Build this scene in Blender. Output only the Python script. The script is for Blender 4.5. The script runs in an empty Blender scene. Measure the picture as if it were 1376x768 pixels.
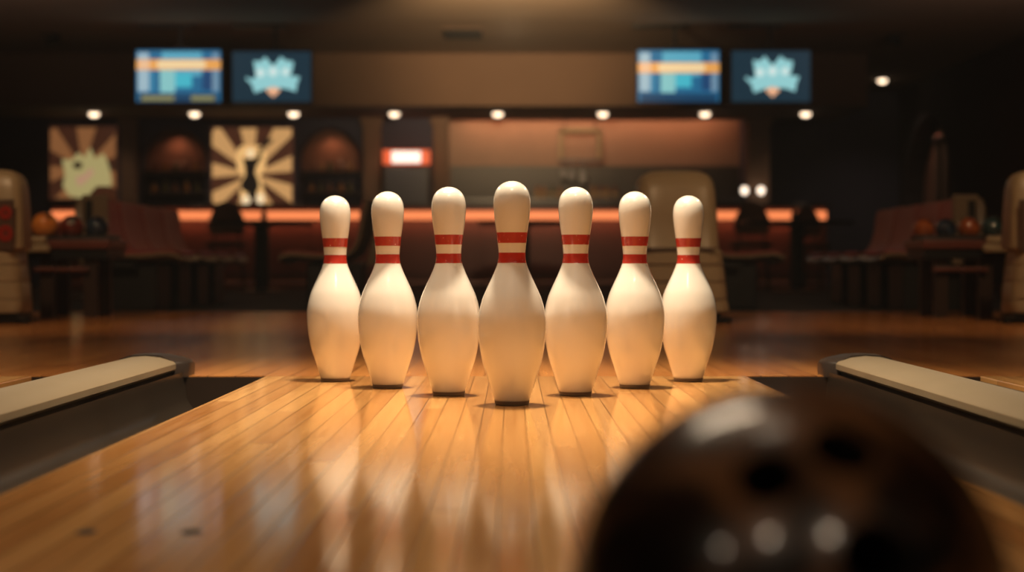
import bpy, bmesh, math, random
from mathutils import Vector, Matrix, Euler
random.seed(7)
PI = math.pi
F = 2200.0            # focal length in pixels of the 1376 px wide frame
CAMH = 0.237          # camera height
HOR = 358.0           # horizon row
C = bpy.context.scene.collection

def PX(px, d): return (px - 688.0) * d / F
def PZ(py, d): return CAMH + (HOR - py) * d / F

# ------------------------------------------------------------------ materials
def new_mat(name):
    m = bpy.data.materials.new(name); m.use_nodes = True
    nt = m.node_tree; b = nt.nodes['Principled BSDF']
    return m, nt, b

def mat(name, col, rough=0.5, metal=0.0, coat=0.0, coat_rough=0.05, var=0.12, scale=14.0, bump=0.0, spec=0.5, trans=0.0):
    """principled material with a slight procedural mottling"""
    m, nt, b = new_mat(name)
    tc = nt.nodes.new('ShaderNodeTexCoord'); n = nt.nodes.new('ShaderNodeTexNoise')
    n.inputs['Scale'].default_value = scale; n.inputs['Detail'].default_value = 4
    nt.links.new(tc.outputs['Object'], n.inputs['Vector'])
    mx = nt.nodes.new('ShaderNodeMix'); mx.data_type = 'RGBA'
    mx.inputs[6].default_value = (*[c * (1 - var) for c in col], 1)
    mx.inputs[7].default_value = (*[min(1, c * (1 + var)) for c in col], 1)
    nt.links.new(n.outputs['Fac'], mx.inputs[0]); nt.links.new(mx.outputs[2], b.inputs['Base Color'])
    b.inputs['Roughness'].default_value = rough; b.inputs['Metallic'].default_value = metal
    b.inputs['Coat Weight'].default_value = coat; b.inputs['Coat Roughness'].default_value = coat_rough
    b.inputs['Specular IOR Level'].default_value = spec
    b.inputs['Transmission Weight'].default_value = trans
    if bump:
        bp = nt.nodes.new('ShaderNodeBump'); bp.inputs['Strength'].default_value = bump
        bp.inputs['Distance'].default_value = 0.002
        nt.links.new(n.outputs['Fac'], bp.inputs['Height']); nt.links.new(bp.outputs[0], b.inputs['Normal'])
    return m

def emit(name, col, strength):
    m, nt, b = new_mat(name)
    b.inputs['Base Color'].default_value = (*[c * .3 for c in col], 1)
    b.inputs['Emission Color'].default_value = (*col, 1)
    b.inputs['Emission Strength'].default_value = strength
    b.inputs['Roughness'].default_value = 0.4
    return m

def wood(name, dark, light, bw=0.034, rough=0.105, gap=0.042, length=1.9):
    m, nt, b = new_mat(name)
    N = nt.nodes; L = nt.links
    tc = N.new('ShaderNodeTexCoord'); sx = N.new('ShaderNodeSeparateXYZ'); L.new(tc.outputs['Object'], sx.inputs[0])
    def mth(op, a, bb=None, c=None):
        n = N.new('ShaderNodeMath'); n.operation = op
        for i, v in enumerate((a, bb, c)):
            if v is None: continue
            if isinstance(v, (int, float)): n.inputs[i].default_value = v
            else: L.new(v, n.inputs[i])
        return n.outputs[0]
    u = mth('DIVIDE', sx.outputs['X'], bw); u = mth('ADD', u, 200.0)
    idx = mth('FLOOR', u); fr = mth('FRACT', u)
    wn = N.new('ShaderNodeTexWhiteNoise'); wn.noise_dimensions = '1D'; L.new(idx, wn.inputs['W'])
    yl = mth('DIVIDE', sx.outputs['Y'], length); yl = mth('ADD', yl, mth('MULTIPLY', wn.outputs['Value'], 7.0))
    yi = mth('FLOOR', yl); yf = mth('FRACT', yl)
    cv = N.new('ShaderNodeCombineXYZ'); L.new(idx, cv.inputs[0]); L.new(yi, cv.inputs[1])
    w2 = N.new('ShaderNodeTexWhiteNoise'); w2.noise_dimensions = '2D'; L.new(cv.outputs[0], w2.inputs['Vector'])
    # grain stretched along the boards
    mp = N.new('ShaderNodeMapping'); mp.inputs['Scale'].default_value = (95, 3.2, 1)
    L.new(tc.outputs['Object'], mp.inputs['Vector'])
    off = N.new('ShaderNodeVectorMath'); off.operation = 'ADD'; L.new(mp.outputs[0], off.inputs[0])
    sc = N.new('ShaderNodeVectorMath'); sc.operation = 'SCALE'; L.new(w2.outputs['Color'], sc.inputs[0]); sc.inputs['Scale'].default_value = 40
    L.new(sc.outputs[0], off.inputs[1])
    ns = N.new('ShaderNodeTexNoise'); ns.inputs['Scale'].default_value = 1.0; ns.inputs['Detail'].default_value = 6
    ns.inputs['Roughness'].default_value = .62; L.new(off.outputs[0], ns.inputs['Vector'])
    fac = mth('ADD', mth('MULTIPLY', w2.outputs['Value'], 0.6), mth('MULTIPLY', ns.outputs['Fac'], 1.05))
    fac = mth('SUBTRACT', fac, 0.33); 
    mx = N.new('ShaderNodeMix'); mx.data_type = 'RGBA'; mx.clamp_factor = True
    mx.inputs[6].default_value = (*dark, 1); mx.inputs[7].default_value = (*light, 1); L.new(fac, mx.inputs[0])
    # seams between boards
    e = mth('MINIMUM', fr, mth('SUBTRACT', 1.0, fr)); g = mth('DIVIDE', e, gap); g = mth('MINIMUM', g, 1.0)
    e2 = mth('MINIMUM', yf, mth('SUBTRACT', 1.0, yf)); g2 = mth('MINIMUM', mth('DIVIDE', e2, 0.0009), 1.0)
    g = mth('MULTIPLY', g, g2)
    gc = mth('ADD', mth('MULTIPLY', g, 0.84), 0.16)
    ms = N.new('ShaderNodeVectorMath'); ms.operation = 'SCALE'; L.new(mx.outputs[2], ms.inputs[0]); L.new(gc, ms.inputs['Scale'])
    L.new(ms.outputs[0], b.inputs['Base Color'])
    # fine oil streaks in the gloss
    rr = mth('ADD', mth('MULTIPLY', ns.outputs['Fac'], 0.10), rough - 0.05)
    L.new(rr, b.inputs['Roughness'])
    bp = N.new('ShaderNodeBump'); bp.inputs['Strength'].default_value = 0.12; bp.inputs['Distance'].default_value = 0.0004
    hh = mth('ADD', mth('MULTIPLY', ns.outputs['Fac'], 0.10), g)
    L.new(hh, bp.inputs['Height']); L.new(bp.outputs[0], b.inputs['Normal'])
    b.inputs['Specular IOR Level'].default_value = 0.5
    return m

M = {}
M['lane'] = wood('maple_lane', (0.46, 0.185, 0.048), (0.83, 0.45, 0.155))
M['approach'] = wood('maple_approach', (0.38, 0.13, 0.030), (0.64, 0.27, 0.07), bw=0.06, rough=0.2)
M['pin'] = mat('pin_plastic', (0.80, 0.765, 0.69), rough=0.35, coat=1.0, coat_rough=0.02, var=0.03, scale=30)
M['pin_base'] = mat('pin_base_ring', (0.20, 0.145, 0.095), rough=0.5)
M['stripe'] = mat('pin_red_stripe', (0.44, 0.028, 0.014), rough=0.35, coat=1.0, coat_rough=0.05, var=0.15, scale=60)
def scuff(m):
    nt = m.node_tree; b = nt.nodes['Principled BSDF']; old = b.inputs['Base Color'].links[0].from_socket
    tc = nt.nodes.new('ShaderNodeTexCoord'); n = nt.nodes.new('ShaderNodeTexNoise'); n.inputs['Scale'].default_value = 260; n.inputs['Detail'].default_value = 2
    nt.links.new(tc.outputs['Object'], n.inputs['Vector'])
    r = nt.nodes.new('ShaderNodeMapRange'); r.inputs['From Min'].default_value = .70; r.inputs['From Max'].default_value = .74
    nt.links.new(n.outputs['Fac'], r.inputs['Value'])
    mx = nt.nodes.new('ShaderNodeMix'); mx.data_type = 'RGBA'; nt.links.new(r.outputs[0], mx.inputs[0]); nt.links.new(old, mx.inputs[6]); mx.inputs[7].default_value = (.7, .5, .4, 1)
    nt.links.new(mx.outputs[2], b.inputs['Base Color'])
scuff(M['stripe'])
M['gutter'] = mat('gutter_plastic', (0.022, 0.016, 0.011), rough=0.32, var=0.25, scale=6, bump=.1)
M['gutter_wall'] = mat('gutter_end_brown', (0.035, 0.019, 0.010), rough=0.5)
M['rail'] = mat('rail_beige', (0.25, 0.195, 0.125), rough=0.35, var=0.06)
M['rail_cap'] = mat('rail_end_dark', (0.036, 0.026, 0.021), rough=0.35)
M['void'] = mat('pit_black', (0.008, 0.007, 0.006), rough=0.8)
M['carpet'] = mat('dark_carpet', (0.010, 0.009, 0.012), rough=0.95, bump=.3, scale=200)
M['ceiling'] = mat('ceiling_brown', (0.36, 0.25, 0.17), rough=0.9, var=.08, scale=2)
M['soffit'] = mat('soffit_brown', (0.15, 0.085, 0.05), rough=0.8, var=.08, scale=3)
M['wall'] = mat('wall_blue_black', (0.060, 0.058, 0.095), rough=0.85, var=.2, scale=2)
M['wallr'] = mat('wall_side_dark', (0.045, 0.032, 0.034), rough=0.85, var=.2, scale=2)
M['pilaster'] = mat('pilaster_brown', (0.19, 0.11, 0.07), rough=0.7)
M['barwall'] = mat('bar_back_wall', (0.30, 0.20, 0.145), rough=0.6, var=.15, scale=5)
M['splash'] = mat('bar_splashback', (0.040, 0.032, 0.026), rough=0.45)
M['niche'] = mat('niche_plaster', (0.26, 0.12, 0.08), rough=0.8)
M['counter_top'] = mat('counter_top', (0.05, 0.045, 0.045), rough=0.3)
M['counter'] = mat('counter_panel', (0.22, 0.085, 0.065), rough=0.4, var=.2, scale=4)
M['rail_metal'] = mat('foot_rail_metal', (0.35, 0.28, 0.28), rough=0.35, metal=.8)
M['black'] = mat('black_plastic', (0.005, 0.005, 0.0055), rough=0.4)
M['darkwood'] = mat('dark_walnut', (0.035, 0.018, 0.012), rough=0.4, var=.3)
M['rackwood'] = mat('red_brown_rack', (0.13, 0.035, 0.022), rough=0.35, var=.2)
M['hood'] = mat('hood_beige', (0.36, 0.275, 0.165), rough=0.38, var=.06, scale=5)
M['hood_in'] = mat('hood_panel_brown', (0.085, 0.045, 0.028), rough=0.5)
M['logo_red'] = mat('emblem_red', (0.30, 0.02, 0.01), rough=0.4)
M['seat_red'] = mat('seat_red', (0.30, 0.050, 0.035), rough=0.5, var=.15)
M['seat_cream'] = mat('seat_olive_cream', (0.19, 0.14, 0.085), rough=0.35)
M['chair_brown'] = mat('chair_brown', (0.13, 0.06, 0.04), rough=.6)
M['tub_brown'] = mat('tub_chair_brown', (0.42, 0.20, 0.13), rough=.7)
M['metal_dark'] = mat('dark_metal', (0.05, 0.045, 0.045), rough=.35, metal=.7)
M['glass'] = mat('clear_glass', (0.72, 0.70, 0.70), rough=.12, trans=.55)
M['amber'] = mat('amber_bottle', (0.40, 0.17, 0.05), rough=.15, coat=.5)
M['olive_bottle'] = mat('olive_bottle', (0.14, 0.12, 0.05), rough=.15, coat=.5)
M['brown_bottle'] = mat('brown_bottle', (0.24, 0.10, 0.055), rough=.2, coat=.5)
M['cream_paint'] = mat('cream_paint', (0.5, 0.36, 0.20), rough=.5)
M['led'] = emit('led_orange', (0.95, 0.25, 0.085), 1.15)
M['cove'] = emit('cove_orange', (1.0, 0.40, 0.19), 13.0)
M['lamp'] = emit('lamp_warm_white', (1.0, 0.74, 0.50), 3.2)
M['bulb'] = emit('bulb_white', (1.0, 0.80, 0.62), 2.2)

def E(hexrgb, s=1.0):
    r, g, b_ = [int(hexrgb[i:i+2], 16) / 255 for i in (0, 2, 4)]
    lin = lambda c: c / 12.92 if c <= .04045 else ((c + .055) / 1.055) ** 2.4
    key = 'glow_' + hexrgb + ('' if s == 1 else '_%d' % int(s * 100))
    if key not in M: M[key] = emit(key, (lin(r), lin(g), lin(b_)), s)
    return M[key]

# ------------------------------------------------------------------ mesh helpers
def obj(name, bm, m, parent=None, smooth=False, loc=None):
    me = bpy.data.meshes.new(name)
    bmesh.ops.recalc_face_normals(bm, faces=bm.faces)
    bm.to_mesh(me); bm.free()
    for x in (m if isinstance(m, (list, tuple)) else [m]): me.materials.append(x)
    if smooth:
        for p in me.polygons: p.use_smooth = True
        try: me.set_sharp_from_angle(angle=math.radians(38))
        except Exception: pass
    o = bpy.data.objects.new(name, me); C.objects.link(o)
    if parent: o.parent = parent
    if loc: o.location = loc
    return o

def tag(o, label=None, cat=None, group=None, kind=None):
    if label: o['label'] = label
    if cat: o['category'] = cat
    if group: o['group'] = group
    if kind: o['kind'] = kind
    return o

def thing(name, label, cat, loc=(0, 0, 0), rz=0, group=None):
    o = bpy.data.objects.new(name, None); C.objects.link(o)
    o.location = loc; o.rotation_euler = (0, 0, rz); o.empty_display_size = .05
    return tag(o, label, cat, group)

def dup(root, loc, rz=0, label=None, scale=None):
    r = root.copy(); C.objects.link(r); r.location = loc; r.rotation_euler = (0, 0, rz)
    if label: r['label'] = label
    if scale: r.scale = scale
    def rec(src, dst):
        for ch in list(src.children):
            c = ch.copy(); C.objects.link(c); c.parent = dst; rec(ch, c)
    rec(root, r)
    return r

def box(bm, x0, x1, y0, y1, z0, z1, bev=0.0, seg=2):
    t = bmesh.new()
    bmesh.ops.create_cube(t, size=1)
    for v in t.verts:
        v.co = Vector(((x0 + x1) / 2 + v.co.x * (x1 - x0), (y0 + y1) / 2 + v.co.y * (y1 - y0), (z0 + z1) / 2 + v.co.z * (z1 - z0)))
    if bev: bmesh.ops.bevel(t, geom=list(t.edges), offset=bev, segments=seg, affect='EDGES', profile=.5)
    join(bm, t); return bm

def join(bm, t, mat_index=None):
    me = bpy.data.meshes.new('tmp'); t.to_mesh(me); t.free()
    bm.from_mesh(me); bpy.data.meshes.remove(me)

def Box(*a, **k): return box(bmesh.new(), *a, **k)

def cyl(bm, x, y, z0, z1, r, r2=None, seg=24):
    t = bmesh.new()
    bmesh.ops.create_cone(t, cap_ends=True, segments=seg, radius1=r, radius2=r if r2 is None else r2, depth=z1 - z0)
    for v in t.verts: v.co += Vector((x, y, (z0 + z1) / 2))
    join(bm, t); return bm

def lathe(prof, seg=48):
    """prof: list of (r, z) bottom to top; r=0 closes with a point"""
    bm = bmesh.new(); rings = []
    for r, z in prof:
        if r < 1e-6: rings.append([bm.verts.new((0, 0, z))])
        else: rings.append([bm.verts.new((r * math.cos(2 * PI * i / seg), r * math.sin(2 * PI * i / seg), z)) for i in range(seg)])
    for a, b in zip(rings, rings[1:]):
        for i in range(seg):
            j = (i + 1) % seg
            if len(a) == 1: bm.faces.new((a[0], b[j], b[i]))
            elif len(b) == 1: bm.faces.new((a[i], a[j], b[0]))
            else: bm.faces.new((a[i], a[j], b[j], b[i]))
    if len(rings[0]) > 1: bm.faces.new(rings[0][::-1])
    if len(rings[-1]) > 1: bm.faces.new(rings[-1])
    return bm

def loft(secs, seg=40, power=4.0):
    """secs: (z, half_w, half_d, cx, cy) superellipse sections"""
    bm = bmesh.new(); rings = []
    for s in secs:
        z, hw, hd, cx, cy = s[:5]; p = s[5] if len(s) > 5 else power
        ring = []
        for i in range(seg):
            a = 2 * PI * (i + .5) / seg; c, sn = math.cos(a), math.sin(a)
            ring.append(bm.verts.new((cx + hw * math.copysign(abs(c) ** (2 / p), c), cy + hd * math.copysign(abs(sn) ** (2 / p), sn), z)))
        rings.append(ring)
    for a, b in zip(rings, rings[1:]):
        for i in range(seg):
            j = (i + 1) % seg; bm.faces.new((a[i], a[j], b[j], b[i]))
    bm.faces.new(rings[0][::-1]); bm.faces.new(rings[-1])
    return bm

def prism_y(pts, y0, y1, bm=None):
    """closed (x, z) outline extruded along y"""
    bm = bm or bmesh.new()
    a = [bm.verts.new((x, y0, z)) for x, z in pts]; b = [bm.verts.new((x, y1, z)) for x, z in pts]
    n = len(pts)
    bm.faces.new(a); bm.faces.new(b[::-1])
    for i in range(n):
        j = (i + 1) % n; bm.faces.new((a[i], b[i], b[j], a[j]))
    return bm

def tube(bm, p0, p1, r, seg=10):
    p0, p1 = Vector(p0), Vector(p1); d = p1 - p0
    t = bmesh.new(); bmesh.ops.create_cone(t, cap_ends=True, segments=seg, radius1=r, radius2=r, depth=d.length)
    q = d.to_track_quat('Z', 'Y').to_matrix().to_4x4(); q.translation = (p0 + p1) / 2
    bmesh.ops.transform(t, matrix=q, verts=t.verts); join(bm, t); return bm

def struct(name, bm, m, **k):
    o = obj(name, bm, m, **k); o['kind'] = 'structure'; return o

LX = -0.013           # lane centre
HW = 0.520            # lane half width
GI, GO = 0.520, 0.700 # gutter inner/outer from the lane centre
RO = 0.842            # outer side of the divider zone
PITCH = 2 * RO + 2 * (GO - GI) * 0 + 0  # set below
LEND = 3.544          # end of the lane

# ------------------------------------------------------------------ room shell
struct('floor', Box(-8.0, 5.2, LEND + .004, 8.6, -0.2, 0.0), M['approach'])
struct('floor_carpet', Box(-8.0, 5.2, 8.6, 22.0, -0.2, -0.002), M['carpet'])
struct('floor_subfloor', Box(-8.0, 5.2, -6.0, LEND + .004, -0.3, -0.16), M['void'])
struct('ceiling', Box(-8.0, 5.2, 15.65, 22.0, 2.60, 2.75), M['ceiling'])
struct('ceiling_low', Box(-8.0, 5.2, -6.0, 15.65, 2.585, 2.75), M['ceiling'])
struct('wall_back', Box(-8.0, 5.2, 22.0, 22.2, -.2, 2.75), M['wall'])
struct('wall_left', Box(-8.2, -8.0, -6.0, 22.0, -.2, 2.75), M['wallr'])
struct('wall_front', Box(-8.0, 5.2, -6.2, -6.0, -.3, 2.75), M['wallr'])

# right wall with an arched niche cut through its face
def arch_outline(u0, u1, vb, vt, n=14):
    """u along, v up : springs at vt-r"""
    r = (u1 - u0) / 2; uc = (u0 + u1) / 2
    pts = [(u1, vb)]
    for i in range(n + 1):
        a = PI * i / n; pts.append((uc + r * math.cos(a), vt - r + r * math.sin(a)))
    pts.append((u0, vb)); return pts

def wall_with_arches(u0, u1, v0, v1, arches, mk, thick):
    """mk(u, v, w) -> Vector; front face at w=0 with arched holes, reveals going back by thick, back plate."""
    bm = bmesh.new()
    edges = []; V = {}
    def loop(pts):
        vs = [bm.verts.new(mk(u, v, 0)) for u, v in pts]
        es = [bm.edges.new((vs[i], vs[(i + 1) % len(vs)])) for i in range(len(vs))]
        return vs, es
    ov, oe = loop([(u0, v0), (u1, v0), (u1, v1), (u0, v1)])
    alle = list(oe); loops = []
    for a in arches:
        vs, es = loop(arch_outline(*a)); alle += es; loops.append(vs)
    bmesh.ops.triangle_fill(bm, use_beauty=True, edges=alle)
    for vs, a in zip(loops, arches):
        bs = [bm.verts.new(mk(u, v, thick)) for u, v in arch_outline(*a)]
        n = len(vs)
        for i in range(n):
            j = (i + 1) % n; bm.faces.new((vs[i], vs[j], bs[j], bs[i]))
    b2 = [bm.verts.new(mk(u, v, thick)) for u, v in [(u0, v0), (u1, v0), (u1, v1), (u0, v1)]]
    for i in range(4):
        j = (i + 1) % 4; bm.faces.new((ov[i], ov[j], b2[j], b2[i]))
    return bm
struct('wall_right', wall_with_arches(-6.0, 22.0, -.2, 2.75, [(19.35, 21.75, .5, 2.12)], lambda u, v, w: Vector((5.2 + w, u, v)), .25), M['wallr'])
struct('wall_right_recess', Box(5.45, 5.55, 18.8, 22.0, -.2, 2.75), M['niche'])

# ------------------------------------------------------------------ soffit with downlights
SY0, SY1 = 18.2, 19.7
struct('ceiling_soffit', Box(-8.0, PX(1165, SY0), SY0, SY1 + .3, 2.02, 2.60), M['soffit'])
ordw = ['first', 'second', 'third', 'fourth', 'fifth', 'sixth', 'seventh', 'eighth', 'ninth', 'tenth']
def downlight(x, y, z, label):
    t = thing('downlight', label, 'ceiling light', (x, y, z), 0, 'round downlights glowing in the ceiling')
    obj('trim_ring', lathe([(0.062, -.006), (0.075, -.006), (0.078, 0.0), (0.062, 0.0)][0:4], 32), M['metal_dark'], t, True)
    obj('lens', lathe([(0.0, -.050), (0.030, -.047), (0.050, -.034), (0.058, -.014), (0.058, 0.0)], 28), M['lamp'], t, True)
    return t
for i, px in enumerate([127, 262, 395, 530, 669, 810, 947, 1082]):
    downlight(PX(px, 19.0), 19.0, 2.02, 'warm round downlight under the brown soffit, %s from the left' % ordw[i])
downlight(PX(1185, 20.7), 20.7, 2.60, 'lone warm downlight in the far ceiling right of the soffit, above the others')

# ------------------------------------------------------------------ back bar wall
BY = 19.7
nx0, nx1 = PX(190, BY), PX(278, BY); mx0, mx1 = PX(402, BY), PX(485, BY)
ntop = PZ(172, BY); nsh = PZ(229, BY)
xb0 = PX(602, BY); xb1 = PX(1003, BY)
struct('wall_bar', wall_with_arches(-8.0, xb0 - .02, 0.0, 2.02, [(nx0, nx1, 1.0, ntop), (mx0, mx1, 1.0, ntop)],
       lambda u, v, w: Vector((u, BY + w, v)), .3), M['wall'])
for nm, a, b in (('wall_niche', nx0, nx1), ('wall_niche', mx0, mx1)):
    struct(nm, Box(a - .06, b + .06, BY + .3, BY + .34, .9, ntop + .1), M['niche'])
# niche shelves, dark lower panel and bottles
for (a, b), which, bm_ in (((nx0, nx1), 'left', 'brown_bottle'), ((mx0, mx1), 'right', 'brown_bottle')):
    where = 'niche between the posters' if which == 'left' else 'niche right of the dancer poster'
    t = thing('wall_shelf', 'dark two-tier bottle shelf in the arched ' + where, 'shelf', ((a + b) / 2, BY + .17, 1.0))
    w = (b - a) / 2 - .012
    zs = nsh - 1.0
    obj('shelf_board', Box(-w, w, -.12, .12, zs - .03, zs, .004), M['darkwood'], t)
    z2 = PZ(257, BY) - 1.0
    obj('shelf_board', Box(-w, w, -.12, .12, z2 - .03, z2, .004), M['darkwood'], t)
    obj('back_panel', Box(-w, w, .10, .125, 0, zs - .03), M['wall'], t)
    for row, (zz, hh) in enumerate(((zs, .14), (z2, .12))):
        k = 5
        for i in range(k):
            x = (a + b) / 2 + (-w * .66 + 1.32 * w * i / (k - 1)) + random.uniform(-.012, .012)
            h = hh * random.uniform(.9, 1.12); r = .035
            bt = thing('bottle', '%s bottle from left, %s shelf, arched %s' % (ordw[i], ('upper', 'lower')[row], where), 'bottle',
                       (x, BY + .13, 1.0 + zz), 0, 'bottles in the wall niches')
            mm = M[['brown_bottle', 'amber', 'olive_bottle'][(i + row) % 3]]
            obj('bottle_body', lathe([(r, 0), (r * 1.02, h * .05), (r, h * .6), (r * .4, h * .74), (r * .34, h * .93), (r * .34, h * .93)], 16), mm, bt, True)
            obj('cap', lathe([(r * .4, h * .93), (r * .4, h), (0, h)], 12), M['cream_paint'], bt, True)

# pilasters
def pilaster(p0, p1, n):
    bm = Box(PX(p0, BY - .1), PX(p1, BY - .1), BY - .12, BY + .12, 0.0, 2.02, .01)
    box(bm, PX(p0 - 3, BY - .1), PX(p1 + 3, BY - .1), BY - .15, BY - .121, 0, .16, .005)
    box(bm, PX(p0 - 3, BY - .1), PX(p1 + 3, BY - .1), BY - .15, BY - .121, 1.93, 2.02, .005)
    struct('trim_%d' % n, bm, M['pilaster'])
pilaster(163, 184, 1); pilaster(488, 512, 2); pilaster(582, 601, 3); pilaster(1005, 1034, 4)

# bar recess: back wall, cove strip, splashback, side reveal
struct('wall_bar_recess', Box(xb0 - .02, xb1 + .02, BY + .60, BY + .70, 0.0, 2.60), M['barwall'])
struct('wall_bar_reveal', Box(xb0 - .12, xb0 - .001, BY + .301, BY + .60, 0.0, 2.6), M['barwall'])
struct('wall_bar_return', Box(xb1, xb1 + .28, BY + .12, 22.0, 0.0, 2.6), M['wall'])
struct('trim_5', Box(xb0 + .01, xb1 - .01, BY + .57, BY + .598, 0.0, PZ(219, BY), .002), M['splash'])
cv = obj('cove_light', Box(xb0 + .15, xb1 - .15, BY + .305, BY + .335, 2.06, 2.10, .003), M['cove'])
tag(cv, 'orange light strip tucked behind the soffit at the top of the bar recess', 'strip light')

# hanging glass rack with glasses
rx0, rx1 = PX(751, BY + .1), PX(808, BY + .1); rz0, rz1 = PZ(216, BY + .1), PZ(173, BY + .1)
t = thing('glass_rack', 'cream hanging glass rack in the orange bar recess', 'rack', ((rx0 + rx1) / 2, BY + .15, rz0))
w = (rx1 - rx0) / 2; h = rz1 - rz0
bm = bmesh.new()
box(bm, -w, -w + .05, -.1, .1, 0.02, h, .006); box(bm, w - .05, w, -.1, .1, 0.02, h, .006); box(bm, -w, w, -.1, .1, h - .05, h, .006)
obj('rack_frame', bm, M['cream_paint'], t)
obj('rack_shelf', Box(-w, w, -.1, .1, -.005, .018, .003), M['metal_dark'], t)
bm = bmesh.new(); tube(bm, (-w * .7, 0, h - .01), (-w * .7, 0, 2.02 - rz0), .008); tube(bm, (w * .7, 0, h - .01), (w * .7, 0, 2.02 - rz0), .008)
obj('hanging_rod', bm, M['metal_dark'], t)
# shelf of bottles on the back counter of the bar
bs = thing('back_counter', 'dark counter along the back of the bar under the bottles', 'counter', (PX(800, BY), BY + .14, 0))
bw2 = (xb1 - xb0) / 2 - .02
cxs = (xb0 + xb1) / 2 - PX(800, BY)
zc_ = PZ(266, BY)
obj('counter_slab', Box(cxs - bw2, cxs + bw2, -.15, .17, zc_ - .04, zc_, .004), M['counter_top'], bs)
obj('cabinet', Box(cxs - bw2 + .01, cxs + bw2 - .01, -.12, .17, 0, zc_ - .04), M['darkwood'], bs)
spots = [(722, .17, 'amber'), (731, .16, 'amber'), (742, .17, 'olive_bottle'), (752, .15, 'amber'), (797, .17, 'amber'), (806, .18, 'brown_bottle'), (815, .16, 'amber'), (826, .17, 'brown_bottle')]
for i, (px, h, mm) in enumerate(spots):
    bt = thing('liquor_bottle', '%s amber bottle from the left on the back counter of the bar' % ordw[i], 'bottle', (PX(px, BY + .1), BY + .1, zc_), 0, 'bottles along the back of the bar')
    r = .034
    obj('bottle_body', lathe([(r, 0), (r * 1.02, h * .05), (r, h * .58), (r * .42, h * .74), (r * .36, h * .92)], 16), M[mm], bt, True)
    obj('bottle_label', lathe([(r * 1.04, h * .15), (r * 1.04, h * .42)], 16), M['cream_paint'], bt, True)
    obj('cap', lathe([(r * .42, h * .92), (r * .42, h), (0, h)], 12), M['metal_dark'], bt, True)
for i, (px, s) in enumerate([(748, 1.0), (768, 1.1), (783, 1.25)]):
    zt = rz0 - .006
    g = obj('hanging_wine_glass', lathe([(0, -.215 * s), (.03 * s, -.21 * s), (.036 * s, -.16 * s), (.030 * s, -.10 * s), (.006 * s, -.085 * s), (.005 * s, -.012), (.034 * s, -.004), (.034 * s, 0)], 20), M['glass'], None, True, (PX(px, BY + .1) if px > 751 else PX(757, BY + .1), BY + .12, zt))
    tag(g, '%s clear glass hanging upside down from the cream rack' % ['leftmost', 'middle', 'rightmost'][i], 'glass', 'glasses under the bar rack')

# lit header cabinet behind the bar
t = thing('menu_cabinet', 'slate display cabinet with a lit white and orange header', 'cabinet', (PX(547, BY - .2), BY - .28, 0))
cw = 31 * BY / F
obj('cabinet_body', Box(-cw, cw, -.06, .12, 0, PZ(226, BY), .01), M['darkwood'], t)
dp = obj('display_panel', Box(-cw + .03, cw - .03, -.072, -.061, .75, PZ(228, BY), .003), mat('slate_display', (.045, .048, .075), rough=.4), t)
hd = obj('lit_header', Box(-cw, cw, -.07, .06, PZ(223, BY), PZ(204, BY), .012), E('ff6a3c', .75), t)
obj('white_sign_panel', Box(-cw * .62, cw * .62, -.078, -.0705, PZ(221.5, BY), PZ(206, BY), .003), E('fff0e0', 1.35), t)

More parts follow.
